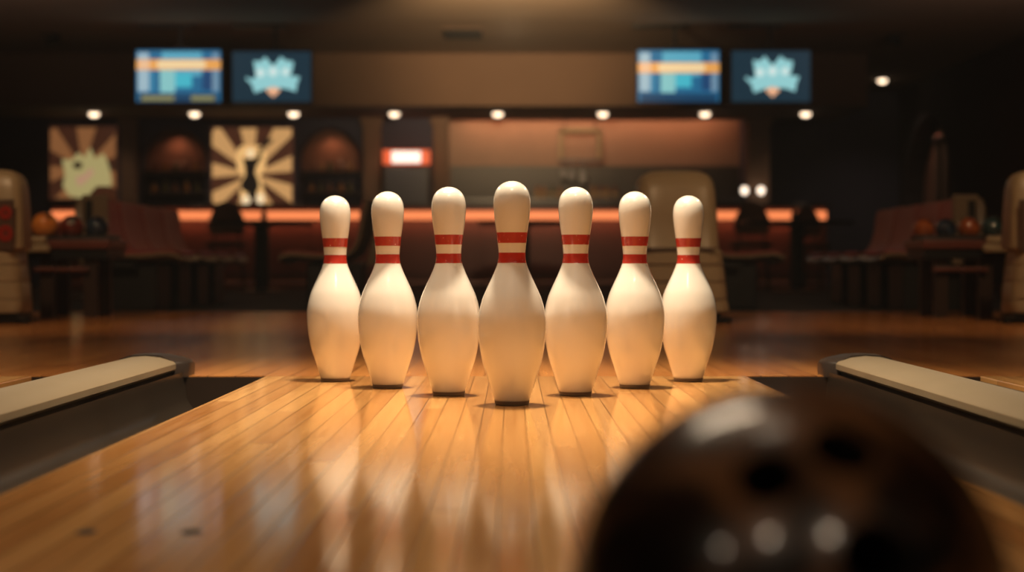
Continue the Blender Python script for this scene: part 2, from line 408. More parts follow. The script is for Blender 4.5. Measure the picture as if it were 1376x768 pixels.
# ------------------------------------------------------------------ posters
def poster(px0, px1, py0, py1, label, kind):
    y = BY - .04
    x0, x1, z0, z1 = PX(px0, y), PX(px1, y), PZ(py1, y), PZ(py0, y)
    t = thing('poster', label, 'poster', ((x0 + x1) / 2, y, z0))
    w = (x1 - x0) / 2; h = z1 - z0
    obj('poster_panel', Box(-w, w, 0, .035, 0, h, .003), E('5b3322', .55 if kind else .42), t)
    cx, cz = (0.0, h * .40) if kind else (.0, h * .42)
    bm = bmesh.new(); n = 9 if kind else 7
    for i in range(n):
        a0 = 2 * PI * (i + .1 + (0.0 if kind else .3)) / n; a1 = a0 + 2 * PI / n * .52
        pts = [(cx, cz)]
        for s in range(5):
            a = a0 + (a1 - a0) * s / 4
            dx, dz = math.cos(a), math.sin(a)
            tmax = min(((w * .97) - cx * (1 if dx > 0 else -1)) / abs(dx) if abs(dx) > 1e-6 else 9, ((h * .985 - cz) if dz > 0 else (cz - h * .015)) / abs(dz) if abs(dz) > 1e-6 else 9)
            pts.append((cx + dx * tmax, cz + dz * tmax))
        vs = [bm.verts.new((u, -.002, v)) for u, v in pts]; bm.faces.new(vs)
        # closed thin wedge
    ret = bmesh.ops.extrude_face_region(bm, geom=list(bm.faces))
    for v in [e for e in ret['geom'] if isinstance(e, bmesh.types.BMVert)]: v.co.y = -.0005
    obj('sun_rays', bm, E('d9a468', .80) if kind else E('a0693f', .62), t)
    def flat(name, pts, m, yy=-.006):
        obj(name, prism_y(pts, yy, -.0022), m, t)
    def disc(u, v, r, n=20, sx=1): return [(u + r * sx * math.cos(2 * PI * i / n), v + r * math.sin(2 * PI * i / n)) for i in range(n)]
    U = lambda px: PX(px, y) - (x0 + x1) / 2
    V = lambda py: PZ(py, y) - z0
    if kind:
        flat('glow_disc', [(U(a), V(b)) for a, b in [(318, 205), (324, 196), (352, 196), (358, 206), (357, 224), (350, 236), (356, 262), (322, 264), (326, 236), (319, 226)]], E('f2bd78', .95), -.0045)
        fig = [(328, 211), (331, 213), (341, 213), (345, 210), (346, 200), (355, 190), (360, 186), (362, 190), (356, 195), (349, 204), (349, 213), (344, 222), (342, 232), (345, 240), (347, 250), (344, 258), (343, 272), (340, 272), (339, 260), (337, 272), (334, 272), (334, 260), (327, 254), (326, 246), (331, 236), (331, 226)]
        flat('dancer_silhouette', [(U(337 + (a - 337) * 1.22), V(b)) for a, b in fig], E('241d18', .5), -.009)
        flat('dancer_head', disc(U(337), V(206), .055, sx=.8), E('ffe0b0', .95), -.0095)
        flat('fan', disc(U(331), V(269), .062, sx=.8), E('ffe2b4', 1.0), -.0095)
        flat('fan', disc(U(350), V(267), .062, sx=.8), E('ffe2b4', 1.0), -.0095)
        flat('ball_motif', disc(U(358), V(190), .04, sx=.9), E('241d18', .5), -.0095)
    else:
        bird = [(93, 263), (85, 250), (88, 234), (84, 214), (97, 215), (106, 205), (114, 212), (122, 198), (128, 213), (140, 206), (145, 218), (149, 232), (151, 246), (142, 262), (107, 266)]
        flat('star_shape', [(U(a), V(b)) for a, b in bird], E('a89a66', .95), -.006)
        flat('peach_patch', [(U(a), V(b)) for a, b in [(104, 236), (112, 236), (122, 226), (128, 230), (120, 240), (108, 250), (103, 246)]], E('b58a70', .95), -.0075)
        flat('dark_spot', disc(U(105), V(222), .045, sx=1.3), E('3a2618', .5), -.009)
        flat('dark_spot', disc(U(152), V(223), .03, sx=1.3), E('3a2618', .5), -.009)
    return t
poster(67, 157, 170, 268, 'backlit brown sunburst poster with a pale green star shape on the far left wall', 0)
poster(284, 394, 171, 276, 'backlit golden sunburst poster with a dark dancer silhouette', 1)

# ------------------------------------------------------------------ televisions
def tv(px0, px1, py0, py1, poleside, kind, label):
    d = 16.0
    x0, x1, z0, z1 = PX(px0, d), PX(px1, d), PZ(py1, d), PZ(py0, d)
    t = thing('television', label, 'television', ((x0 + x1) / 2, d, z0), 0, 'screens hanging in front of the soffit')
    w = (x1 - x0) / 2; h = z1 - z0
    obj('housing', Box(-w - .018, w + .018, .004, .06, -.02, h + .02, .008), M['black'], t)
    sc = obj('screen', Box(-w, w, -.002, .004, 0, h), E('2f7fae', .62) if kind < 2 else E('1c3340', .9), t)
    U = lambda f: -w + 2 * w * f
    def rect(name, a, b, c, e, m, yy=-.005): obj(name, Box(U(a), U(b), yy, -.0025, h * c, h * e), m, sc)
    if kind < 2:
        up = .0 if kind == 0 else -.06
        rect('image_block', .30, .78, .50, .97, E('58a5bd'), -.0032)
        rect('image_block', .28, .46, .18, .62, E('86c3c4'), -.0036)
        rect('image_block', .46, .66, .28, .55, E('45b4c6'), -.0036)
        rect('image_block', .78, .92, .22, .60, E('20456e'), -.0036)
        rect('side_column', .02, .15, .20, .95, E('9db8c4'), -.004)
        rect('side_column', .90, .98, .20, .95, E('6f8ea4'), -.004)
        rect('image_block', .15, .21, .20, .60, E('3a82a4'), -.0036)
        rect('orange_band', 0, 1, .62 + up, .82 + up, E('e8a355', 1.0), -.0055)
        rect('cream_band', .25, .82, .645 + up, .80 + up, E('f3d3a0', 1.0), -.007)
        rect('cream_block', .03, .16, .645 + up, .80 + up, E('eebf95', 1.0), -.007)
        rect('caption_bar', .03, .97, 0, .16, E('1f4c70', .7), -.0045)
        if kind == 0:
            rect('caption_text', .06, .45, .02, .12, E('8d8a5c', .85), -.007)
            rect('caption_text', .65, .93, .02, .12, E('8d8a5c', .85), -.007)
    else:
        # light blue splash emblem with a small orange diamond at the bottom
        pts = [(.18, .50), (.24, .44), (.30, .50), (.27, .82), (.36, .80), (.42, .90), (.47, .80), (.52, .72), (.57, .80), (.62, .90), (.68, .82), (.78, .80), (.76, .60), (.73, .52), (.86, .50), (.82, .34), (.81, .20), (.70, .26), (.60, .28), (.54, .20), (.44, .27), (.36, .22), (.28, .18), (.25, .34), (.17, .46)]
        obj('emblem', prism_y([(U(a), h * b) for a, b in pts], -.006, -.0025), E('93cdd0', 1.0), sc)
        for a, b, r in ((.36, .58, .055), (.52, .60, .06), (.68, .60, .05)):
            obj('emblem_light_patch', prism_y([(U(a) + 2 * w * r * math.cos(k * PI / 6), h * b + 2 * w * r * math.sin(k * PI / 6)) for k in range(12)], -.008, -.0062), E('cfe6e2', 1.0), sc)
        obj('emblem_diamond', prism_y([(U(.42), h * .24), (U(.52), h * .09), (U(.62), h * .24), (U(.52), h * .30)], -.009, -.0062), E('f0b48c', 1.0), sc)
    bm = bmesh.new(); xx = PX(poleside, d) - (x0 + x1) / 2
    box(bm, xx - .016, xx + .016, .02, .052, h + .0, 2.60 - z0 - .012)
    obj('ceiling_pole', bm, M['black'], t)
    obj('ceiling_plate', Box(xx - .42, xx + .12, .0, .10, 2.60 - z0 - .03, 2.60 - z0), M['black'], t)
    obj('rear_bracket', Box(xx - .09, xx + .09, .06, .075, h * .3, h + .05), M['black'], t)
tv(184, 297, 68, 137, 243, 0, 'leftmost hanging screen, blue picture with a cream and orange band')
tv(313, 418, 70, 137, 370, 2, 'left-hand dark screen showing a pale cyan splash emblem')
tv(857, 966, 68, 137, 907, 1, 'blue screen with a cream and orange band in the right-hand pair')
tv(983, 1088, 69, 137, 1035, 2, 'rightmost hanging screen, pale cyan splash emblem on dark teal')

# ceiling fittings
def ceil_spot(px, py, label, s):
    d = 16.7; x = PX(px, d)
    t = thing('ceiling_spotlight', label, 'spotlight', (x, d, 2.60), 0, 'unlit spotlights on the far ceiling')
    obj('mount_plate', Box(-.09, .09, -.05, .05, -.015, 0, .003), M['black'], t)
    bm = bmesh.new(); tube(bm, (s * .02, 0, -.01), (s * .02, 0, -.05), .012); obj('stem', bm, M['black'], t)
    hd = obj('lamp_head', lathe([(.03, 0), (.038, .02), (.05, .13), (.046, .135), (.04, .12), (0, .1)], 20), M['black'], t, True)
    hd.rotation_euler = (0, s * 1.25, 0); hd.location = (-s * .05, 0, -.085)
ceil_spot(70, 45, 'black spotlight on the ceiling, upper left beside the hanging screens', 1)
ceil_spot(1203, 45, 'black spotlight on the ceiling, upper right beside the hanging screens', -1)
d = 16.6
t = thing('ceiling_vent', 'dark slatted air vent in the ceiling above the middle of the soffit', 'vent', (PX(622, d), d, 2.60))
obj('vent_frame', Box(-.2, .2, -.35, .35, -.008, 0, .002), M['soffit'], t)
for i in range(9): obj('slat', Box(-.185, .185, -.31 + i * .075, -.28 + i * .075, -.016, -.009), M['void'], t)

# ------------------------------------------------------------------ service counter with LED strip
CY = 18.0
cx0, cx1 = PX(70, CY), PX(1111, CY)
cnt = thing('service_counter', 'long dark red bar counter with a glowing orange strip under its top', 'counter', ((cx0 + cx1) / 2, CY, 0))
hw = (cx1 - cx0) / 2; ztop = PZ(274, CY)
obj('counter_slab', Box(-hw - .0, hw + .03, -.10, .55, ztop - .045, ztop, .006), M['counter_top'], cnt)
obj('counter_body', Box(-hw, hw, 0, .5, 0, ztop - .045), M['counter'], cnt)
obj('light_strip', Box(-hw, hw - .01, -.035, -.0005, PZ(295, CY), PZ(283.5, CY), .008), M['led'], cnt)
npan = 9
for i in range(npan):
    a = -hw + 2 * hw * i / npan
    obj('front_panel', Box(a + .03, a + 2 * hw / npan - .03, -.018, -.0005, .16, PZ(300, CY), .006), M['counter'], cnt)
bm = bmesh.new(); tube(bm, (-hw, -.14, PZ(380, CY - .14)), (hw, -.14, PZ(380, CY - .14)), .022, 12)
fr = obj('foot_rail', bm, M['rail_metal'], cnt, True)
bm = bmesh.new()
for i in range(9):
    a = -hw + .5 + (2 * hw - 1.0) * i / 8; tube(bm, (a, -.14, PZ(380, CY - .14)), (a, -.0, .055), .012)
obj('rail_bracket', bm, M['rail_metal'], cnt)
# low plinth wall joining counter end to the right wall
# pair of small white lamps in front of the right pilaster
t = thing('wall_sconce', 'small wall sconce with two white bulbs on the right brown pilaster', 'wall lamp', (PX(1011, 19.5), 19.55, PZ(256, 19.5)))
obj('sconce_bar', Box(-.13, .13, -.02, .028, -.012, .012, .004), M['metal_dark'], t)
for s in (-1, 1):
    b = obj('bulb', lathe([(0, -.05), (.03, -.04), (.045, 0), (.03, .04), (0, .05)], 20), M['bulb'], t, True); b.location = (s * .098, -.07, 0)

# ------------------------------------------------------------------ round tables and chairs in front of the counter
def table(px, d, rpx, ztop_, label):
    x = PX(px, d); r = rpx * d / F
    t = thing('pedestal_table', label, 'table', (x, d, -.002), 0, 'round tables before the counter')
    obj('tabletop', lathe([(0, ztop_ - .035), (r * .93, ztop_ - .035), (r, ztop_ - .02), (r, ztop_), (0, ztop_)], 48), M['darkwood'], t, True)
    obj('pedestal', lathe([(.07, .03), (.07, ztop_ - .06), (.11, ztop_ - .036)], 20), M['black'], t, True)
    obj('table_base', lathe([(.24, 0), (.24, .012), (.07, .032), (0, .04)], 32), M['black'], t, True)
    return x, d, ztop_ - .002
TZ = PZ(297, 15.6)
ta = table(352, 15.6, 70, TZ, 'dark round pedestal table in front of the dancer poster')
tb = table(702, 15.6, 62, TZ, 'dark round pedestal table behind the front bowling pin')
tc_ = table(1071, 15.6, 76, TZ, 'dark round pedestal table right of the centre machine')
def bottle_on(tb_, dx, label, h=.14):
    x, y, z = tb_
    t = thing('sauce_bottle', label, 'bottle', (x + dx, y, z))
    obj('bottle_body', lathe([(.028, 0), (.03, h * .5), (.012, h * .75), (.012, h * .9)], 16), M['black'], t, True)
    obj('cap', lathe([(.015, h * .9), (.015, h), (0, h)], 12), M['black'], t, True)
bottle_on(ta, .02, 'black bottle standing on the table below the dancer poster')
bottle_on(tc_, -.03, 'black bottle standing on the right-hand round table')

def make_chair(label, m, loc, rz):
    t = thing('cafe_chair', label, 'chair', loc, rz, 'dark chairs at the round tables')
    obj('seat', loft([(.44, .18, .19, 0, 0), (.46, .205, .21, 0, 0), (.485, .20, .205, 0, 0), (.49, .15, .16, 0, 0)], 32, 3.2), m, t, True)
    # rounded back: outline in x-z, thick in y, gently curved
    bm = bmesh.new(); n = 9; cols = []
    for side in (-.012, .016):
        grid = []
        for i in range(n + 1):
            u = -1 + 2 * i / n; col = []
            for j in range(8):
                v = j / 7; halfw = .155 + .03 * math.sin(v * PI)
                x = u * halfw
                topz = .60 + .30 * (1 - abs(u) ** 2.6 * .45)
                z = .56 + v * (topz - .56)
                y = .19 - .05 * u * u + v * .05 + side
                col.append(bm.verts.new((x, y, z)))
            grid.append(col)
        cols.append(grid)
    a, b = cols
    for i in range(n):
        for j in range(7):
            bm.faces.new((a[i][j], a[i + 1][j], a[i + 1][j + 1], a[i][j + 1])); bm.faces.new((b[i][j], b[i][j + 1], b[i + 1][j + 1], b[i + 1][j]))
        bm.faces.new((a[i][0], b[i][0], b[i + 1][0], a[i + 1][0])); bm.faces.new((a[i][7], a[i + 1][7], b[i + 1][7], b[i][7]))
    for j in range(7):
        bm.faces.new((a[0][j], a[0][j + 1], b[0][j + 1], b[0][j])); bm.faces.new((a[n][j], b[n][j], b[n][j + 1], a[n][j + 1]))
    obj('backrest', bm, m, t, True)
    for sx in (-1, 1):
        bm = bmesh.new(); tube(bm, (sx * .12, .165, .46), (sx * .13, .195, .62), .011); obj('back_support', bm, M['black'], t)
        for sy in (-1, 1):
            bm = bmesh.new(); tube(bm, (sx * .14, sy * .14, .45), (sx * .18, sy * .18, 0), .012); obj('leg', bm, M['black'], t)
    return t
ch = make_chair('dark round-backed chair in front of the orange strip, left of the left table', M['chair_brown'], (PX(303, 16.3), 16.35, -.002), .15)
ch2 = dup(ch, (PX(1011, 16.3), 16.4, -.002), -.2, 'dark round-backed chair just below the twin-bulb wall sconce')
ch3 = dup(ch, (PX(1100, 16.2), 16.5, -.002), .2, 'dark round-backed chair right of the bottle on the right-hand table', (.8, .9, .96))

# brown tub chair behind the left seat row
d = 12.2
t = thing('tub_chair', 'brown round-topped armchair behind the left row of red seats', 'armchair', (PX(131, d), d, -.002))
obj('backrest', loft([(.30, .13, .07, 0, .12), (.50, .135, .07, 0, .14), (.70, .125, .06, 0, .16), (.80, .09, .045, 0, .17), (.845, .045, .025, 0, .17)], 32, 2.4), M['tub_brown'], t, True)
obj('seat', loft([(.26, .20, .22, 0, 0), (.30, .23, .25, 0, 0), (.40, .23, .25, 0, 0), (.42, .2, .22, 0, 0)], 32, 4), M['chair_brown'], t, True)
obj('pedestal', lathe([(.2, 0), (.2, .015), (.04, .03), (.04, .27)], 24), M['black'], t, True)

# ------------------------------------------------------------------ moulded seat rows
def catmull(pts, k=5):
    out = []
    P = [pts[0]] + list(pts) + [pts[-1]]
    for i in range(1, len(P) - 2):
        for s in range(k):
            t = s / k; a, b, c, e = [Vector(q) for q in P[i - 1:i + 3]]
            out.append(tuple(.5 * ((2 * b) + (-a + c) * t + (2 * a - 5 * b + 4 * c - e) * t * t + (-a + 3 * b - 3 * c + e) * t ** 3)))
    out.append(tuple(pts[-1])); return out

def seat_shell(line, half, th, crown=.0):
    """moulded shell: the (x, z) centre line swept over the width (y), with rolled corners"""
    bm = bmesh.new(); n = 12; L = catmull(line, 5); m = len(L)
    top, bot = [], []
    for i in range(m):
        p = Vector(L[i]); q = Vector(L[min(i + 1, m - 1)]) - Vector(L[max(i - 1, 0)]); q.normalize()
        nr = Vector((-q[1], q[0]))
        endf = min(1.0, min(i, m - 1 - i) / 3.0)
        hw_ = half * (.86 + .14 * math.sin(endf * PI / 2))
        ta_, tb_ = [], []
        for j in range(n + 1):
            u = -1 + 2 * j / n
            lift = crown * (abs(u) ** 3)
            a = p + nr * (lift + th / 2 * (1 - .5 * abs(u) ** 6)); b = p + nr * (lift - th / 2 * (1 - .5 * abs(u) ** 6))
            ta_.append(bm.verts.new((a[0], u * hw_, a[1]))); tb_.append(bm.verts.new((b[0], u * hw_, b[1])))
        top.append(ta_); bot.append(tb_)
    for i in range(m - 1):
        for j in range(n):
            bm.faces.new((top[i][j], top[i + 1][j], top[i + 1][j + 1], top[i][j + 1]))
            bm.faces.new((bot[i][j], bot[i][j + 1], bot[i + 1][j + 1], bot[i + 1][j]))
        bm.faces.new((top[i][0], bot[i][0], bot[i + 1][0], top[i + 1][0])); bm.faces.new((top[i][n], top[i + 1][n], bot[i + 1][n], bot[i][n]))
    for j in range(n):
        bm.faces.new((top[0][j], top[0][j + 1], bot[0][j + 1], bot[0][j])); bm.faces.new((top[-1][j], bot[-1][j], bot[-1][j + 1], top[-1][j + 1]))
    return bm

# profile (faces +x): back top, down the back, round the hip, along the pad, rolled front
line = [(-.02, .605), (-.01, .55), (.01, .45), (.035, .36), (.075, .305), (.15, .280), (.28, .278), (.40, .288), (.45, .280), (.468, .262)]
def make_seat(label, loc, rz, group):
    t = thing('moulded_seat', label, 'seat', loc, rz, group)
    obj('seat_shell', seat_shell(line, .262, .034, .02), M['seat_cream'], t, True)
    inner = [(x + .012 + (.006 if z > .5 else 0), z + .018) if z < .5 else (x + .022, z - .004) for x, z in line[:-1]]
    obj('seat_pad', seat_shell(inner, .256, .022, .016), M['seat_red'], t, True)
    obj('pedestal', Box(.03, .34, -.17, .17, .0, .262, .012), M['black'], t)
    obj('support_beam', Box(.10, .24, -.255, .255, .235, .262), M['black'], t)
    obj('back_block', loft([(.25, .035, .24, -.03, 0), (.40, .035, .24, -.055, 0), (.56, .028, .225, -.065, 0), (.60, .015, .20, -.06, 0)], 32, 5), M['seat_cream'], t, True)
    return t
lab = ['nearest red moulded seat of the left row, beside the ball rack', 'second nearest red seat of the left row', 'third nearest red seat of the left row', 'farthest red seat of the left row, below the orange strip']
s0 = make_seat(lab[0], (-2.22, 8.85, -.002), 0, 'red moulded seats in rows')
for i in range(1, 4): dup(s0, (-2.22, 8.85 + .56 * i, -.002), 0, lab[i])
lab = ['nearest red moulded seat of the right row, behind the ball rack', 'second nearest red seat of the right row', 'third nearest red seat of the right row', 'farthest red seat of the right row']
for i in range(4): dup(s0, (2.42, 8.88 + .54 * i, -.002), PI, lab[i])
dup(s0, (-.80, 9.25, -.002), PI, 'cream-edged seat facing left behind the leftmost bowling pins')
dup(s0, (1.02, 9.25, -.002), 0, 'cream-edged seat facing right beside the centre machine')
for root_, s_ in ((s0, -1), ([o for o in C.objects if o.get('label') == 'nearest red moulded seat of the right row, behind the ball rack'][0], 1)):
    ep = obj('end_panel', Box(-.03, .11, *sorted((s_ * .268, s_ * .298)), .245, .615, .012), M['seat_cream'], root_)
    obj('panel_slot', Box(-.008, .030, *sorted((s_ * .2975, s_ * .301)), .40, .585, .001), M['void'], ep)

# ------------------------------------------------------------------ ball return machines
def make_hood(label, loc, rz=0, side=False):
    t = thing('ball_return', label, 'ball return machine', loc, rz, 'beige ball return machines')
    H = .645
    secs = [(0.045, .208, .20, 0, 0)]
    # stepped lower half
    z = .05
    steps = [(.10, .213), (.175, .205), (.245, .197), (.305, .188)]
    last = .05
    for zz, w_ in steps:
        secs += [(last + .004, w_ + .006, .205, 0, 0), (zz - .006, w_, .20, 0, 0), (zz, w_ - .006, .192, 0, 0)]; last = zz
    secs += [(.315, .176, .19, 0, .005), (.45, .172, .18, 0, .012), (.56, .164, .165, 0, .02), (.60, .155, .15, 0, .028), (.625, .138, .13, 0, .034), (.64, .105, .10, 0, .038), (.645, .06, .06, 0, .04)]
    if side: secs = [(q[0], min(q[1] * (1 if q[0] > .31 else .90) * (1.09 if q[0] > .31 else 1), .192), *q[2:]) for q in secs]
    obj('hood', loft(secs, 56, 5.0), M['hood'], t, True)
    obj('plinth', Box(-.18, .18, -.17, .18, 0, .046, .008), M['black'], t)
    obj('front_groove', Box(-.155, .155, -.208, -.19, .307, .315), M['hood_in'], t)
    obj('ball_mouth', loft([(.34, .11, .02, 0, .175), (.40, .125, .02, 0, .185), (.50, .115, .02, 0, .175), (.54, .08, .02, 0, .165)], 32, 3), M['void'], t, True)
    for sx in (-1, 1):
        obj('foot', lathe([(.03, 0), (.03, .02), (.015, .03)], 16), M['black'], t, True).location = (sx * .195, -.16, 0)
    return t
D0 = 6.98
h0 = make_hood('beige ball return machine standing behind the two rightmost pins', (PX(913, D0 - .2), D0, 0))
hl = make_hood('beige ball return machine cut off by the left edge, with a red emblem', (-2.224, 6.88, 0), 0, True)
hr = make_hood('beige ball return machine cut off by the right edge', (2.27, 6.90, 0), 0, True)
hl.scale = (1, .55, 1); hr.scale = (1, .55, 1)
# emblem panel on the left machine (local coordinates)
for root, off in ((hl, .128), (hr, -.130)):
    pn = obj('emblem_panel', Box(off - .038, off + .038, -.203, -.184, .30, .515, .006), M['hood_in'], root)
    if root is hl:
        for zz, rr in ((.46, .026), (.375, .031)):
            bm = bmesh.new()
            n = 28
            ro = [[bm.verts.new((off + .004 + R * math.cos(2 * PI * k / n), y, zz + R * 1.1 * math.sin(2 * PI * k / n))) for k in range(n)] for R in (rr, rr * .3) for y in (-.212, -.2035)]
            for k in range(n):
                j = (k + 1) % n
                bm.faces.new((ro[0][k], ro[0][j], ro[2][j], ro[2][k])); bm.faces.new((ro[1][k], ro[3][k], ro[3][j], ro[1][j]))
                bm.faces.new((ro[0][k], ro[1][k], ro[1][j], ro[0][j])); bm.faces.new((ro[2][k], ro[2][j], ro[3][j], ro[3][k]))
            obj('red_ring', bm, M['logo_red'], pn)

# ball racks beside the side machines
def swirl(name, c1, c2, rough=.08, scale=9):
    m, nt, b = new_mat(name)
    tc = nt.nodes.new('ShaderNodeTexCoord'); n = nt.nodes.new('ShaderNodeTexNoise'); n.inputs['Scale'].default_value = scale
    n.inputs['Detail'].default_value = 5; n.inputs['Distortion'].default_value = 1.8
    nt.links.new(tc.outputs['Object'], n.inputs['Vector'])
    r = nt.nodes.new('ShaderNodeValToRGB'); r.color_ramp.elements[0].position = .42; r.color_ramp.elements[1].position = .62
    r.color_ramp.elements[0].color = (*c1, 1); r.color_ramp.elements[1].color = (*c2, 1)
    nt.links.new(n.outputs['Fac'], r.inputs[0]); nt.links.new(r.outputs[0], b.inputs['Base Color'])
    b.inputs['Roughness'].default_value = rough; b.inputs['Coat Weight'].default_value = .6; b.inputs['Coat Roughness'].default_value = .03
    return m
def rack(xa, xb, y, s, label):
    """xa outer end (at the machine), xb inner end"""
    x0, x1 = min(xa, xb), max(xa, xb)
    t = thing('ball_rack', label, 'ball rack', ((x0 + x1) / 2, y, 0))
    w = (x1 - x0) / 2; zt = PZ(318, y - .2)
    obj('rack_tray', Box(-w, w, -.20, .16, zt - .055, zt - .012, .006), M['rackwood'], t)
    obj('tray_underside', Box(-w + .01, w - .01, -.185, .15, zt - .10, zt - .056), M['black'], t)
    for yy in (-.045, .045):
        bm = bmesh.new(); tube(bm, (-w, yy - .02, zt), (w, yy - .02, zt), .010, 12); obj('ball_rail', bm, M['metal_dark'], t, True)
    obj('shelf_bar', Box(-w * .75, w * .5, -.19, -.16, zt - .16, zt - .14, .004), M['rackwood'], t)
    for sx in (-1, 1):
        for sy in (-1, 1):
            obj('leg', Box(sx * (w - .10) - .03, sx * (w - .10) + .03, sy * .13 - .025, sy * .13 + .025, 0, zt - .10), M['darkwood'], t)
    o = -s  # outer side
    for k, (z0, z1) in enumerate(((zt - .072, zt - .034), (zt - .032, zt + .004))):
        a, b = sorted((o * (w - (.135 if k == 0 else .12)), o * (w + .0)))
        obj('end_trim', Box(a, b, -.235, -.202, z0, z1, .012, 3), M['hood'], t)
    return (x0 + x1) / 2, w, zt
rl = rack(PX(34, 7.6), PX(150, 7.6), 7.75, 1, 'dark ball rack on the left beside the emblem machine')
rr_ = rack(PX(1354, 7.6), PX(1236, 7.6), 7.75, -1, 'dark ball rack on the right beside the right-hand machine')
def rack_ball(px, r, m, zt, label, y=7.68):
    z = zt + math.sqrt((r + .0105) ** 2 - .045 ** 2)
    t = thing('bowling_ball', label, 'bowling ball', (PX(px, y), y + .05, z), random.random(), 'bowling balls on the racks')
    bm = bmesh.new(); bmesh.ops.create_uvsphere(bm, u_segments=40, v_segments=24, radius=r)
    obj('ball_shell', bm, m, t, True)
    for a, e in ((0.0, .9), (.35, .9), (.17, .55)):
        dirv = Vector((math.sin(a) * math.cos(e), -math.cos(a) * math.cos(e), math.sin(e)))
        bm = bmesh.new(); tube(bm, dirv * (r - .012), dirv * (r + .0006), .008, 14); obj('finger_hole', bm, M['void'], t)
    return t
orange = swirl('ball_orange', (.72, .23, .035), (.85, .36, .08)); redm = swirl('ball_dark_red', (.10, .015, .012), (.25, .04, .02))
bluem = swirl('ball_blue', (.01, .02, .04), (.04, .07, .11)); rust = swirl('ball_rust', (.28, .06, .015), (.4, .12, .03)); purp = swirl('ball_purple', (.05, .02, .05), (.18, .05, .07))
teal = swirl('ball_teal', (.015, .04, .045), (.05, .10, .11))
rack_ball(56, .062, orange, rl[2], 'bright orange bowling ball on the left rack beside the machine')
rack_ball(93, .056, redm, rl[2], 'dark red bowling ball between orange and blue balls on the left rack')
rack_ball(127, .054, bluem, rl[2], 'dark blue bowling ball at the inner end of the left rack')
rack_ball(1245, .050, rust, rr_[2], 'rust orange bowling ball at the inner end of the right rack')
rack_ball(1275, .050, bluem, rr_[2], 'dark blue bowling ball second from the inner end of the right rack')
rack_ball(1306, .052, rust, rr_[2], 'orange bowling ball between blue and teal balls on the right rack')
rack_ball(1338, .054, teal, rr_[2], 'dark teal bowling ball at the outer end of the right rack, by the machine')

# framed panel inside the right wall niche
t = thing('niche_panel', 'tall brown panel with a dark top rail inside the arched niche of the right wall', 'panel', (5.44, 20.55, .5))
obj('panel_board', Box(-.06, 0, -.25, .35, 0, 1.30, .01), M['pilaster'], t)
obj('top_rail', Box(-.10, -.0, -.32, .42, 1.30, 1.37, .01), M['black'], t)
obj('upright', Box(-.09, -.061, -.05, .05, 0, 1.30), M['darkwood'], t)

# ------------------------------------------------------------------ lanes, gutters, dividers
NP = 2 * RO + 2 * 0 + 0
def lane(xc, name, label):
    t = thing(name, label, 'bowling lane', (xc, 0, 0))
    obj('lane_surface', Box(-HW, HW, -4.0, LEND, -.045, 0.0, .0015), M['lane'], t)
    obj('side_board', Box(-HW, -HW + .02, -4.0, LEND, -.16, -.046), M['gutter_wall'], t)
    obj('side_board', Box(HW - .02, HW, -4.0, LEND, -.16, -.046), M['gutter_wall'], t)
    return t
main = lane(LX, 'bowling_lane', 'glossy maple bowling lane under the seven pins')
for px in (115, 257):
    dd = 521 / (715 - 358.0)
    o = obj('marker_dot', lathe([(.0085, 0), (.0085, .0006), (0, .0006)], 20), M['void'], main); o.location = (PX(px, dd) - LX, dd, .0); o.scale = (1.1, 1.6, 1)
lane(LX - 2 * RO + .16 - .0, 'bowling_lane', 'neighbouring maple lane beyond the left divider') if False else None
OFF = 1.027 + HW   # centre distance of the next lane
lane(LX - OFF, 'bowling_lane', 'neighbouring maple bowling lane beyond the left divider')
lane(LX + OFF, 'bowling_lane', 'neighbouring maple bowling lane beyond the right divider')

def gutter(x_in, x_out, label):
    """x_in lane side, x_out divider side"""
    t = thing('lane_gutter', label, 'gutter', ((x_in + x_out) / 2, 0, -.06), 0)
    hw_ = abs(x_out - x_in) / 2 - .0005; sgn = 1 if x_out > x_in else -1
    prof = []
    n = 18
    for i in range(n + 1):
        a = PI * i / n
        u = -math.cos(a); w_ = math.sin(a)
        prof.append((sgn * u * (hw_ - .003), .050 - .085 * w_ ** .8 + (.020 if u > .98 else 0)))
    th = .003
    outer = [(x * 1.0, z - th) for x, z in prof]
    pts = prof + outer[::-1]
    # trough surface as a closed thin strip swept along y
    bm = bmesh.new()
    ya, yb = -4.0, LEND - .004
    A = [bm.verts.new((x, ya, z)) for x, z in pts]; B = [bm.verts.new((x, yb, z)) for x, z in pts]; k = len(pts)
    for i in range(k):
        j = (i + 1) % k; bm.faces.new((A[i], B[i], B[j], A[j]))
    m_ = len(prof)
    for S in (A, B):
        for i in range(m_ - 1): bm.faces.new((S[i], S[i + 1], S[k - 2 - i], S[k - 1 - i]))
    obj('trough', bm, M['gutter'], t, True)
    obj('end_plate', Box(-hw_, hw_, LEND - .004, LEND + .002, -.10, .058), M['gutter_wall'], t)
    # bead that closes the trough before its end
    return t
gutter(LX - GI, LX - GO, 'dark gutter trough along the left side of the centre lane')
gutter(LX + GI, LX + GO, 'dark gutter trough along the right side of the centre lane, beside the foreground ball')
gutter(LX - OFF + HW, LX - RO + .015, 'narrow strip of the neighbouring gutter beyond the left divider')
gutter(LX + OFF - HW, LX + RO - .015, 'narrow strip of the neighbouring gutter beyond the right divider')

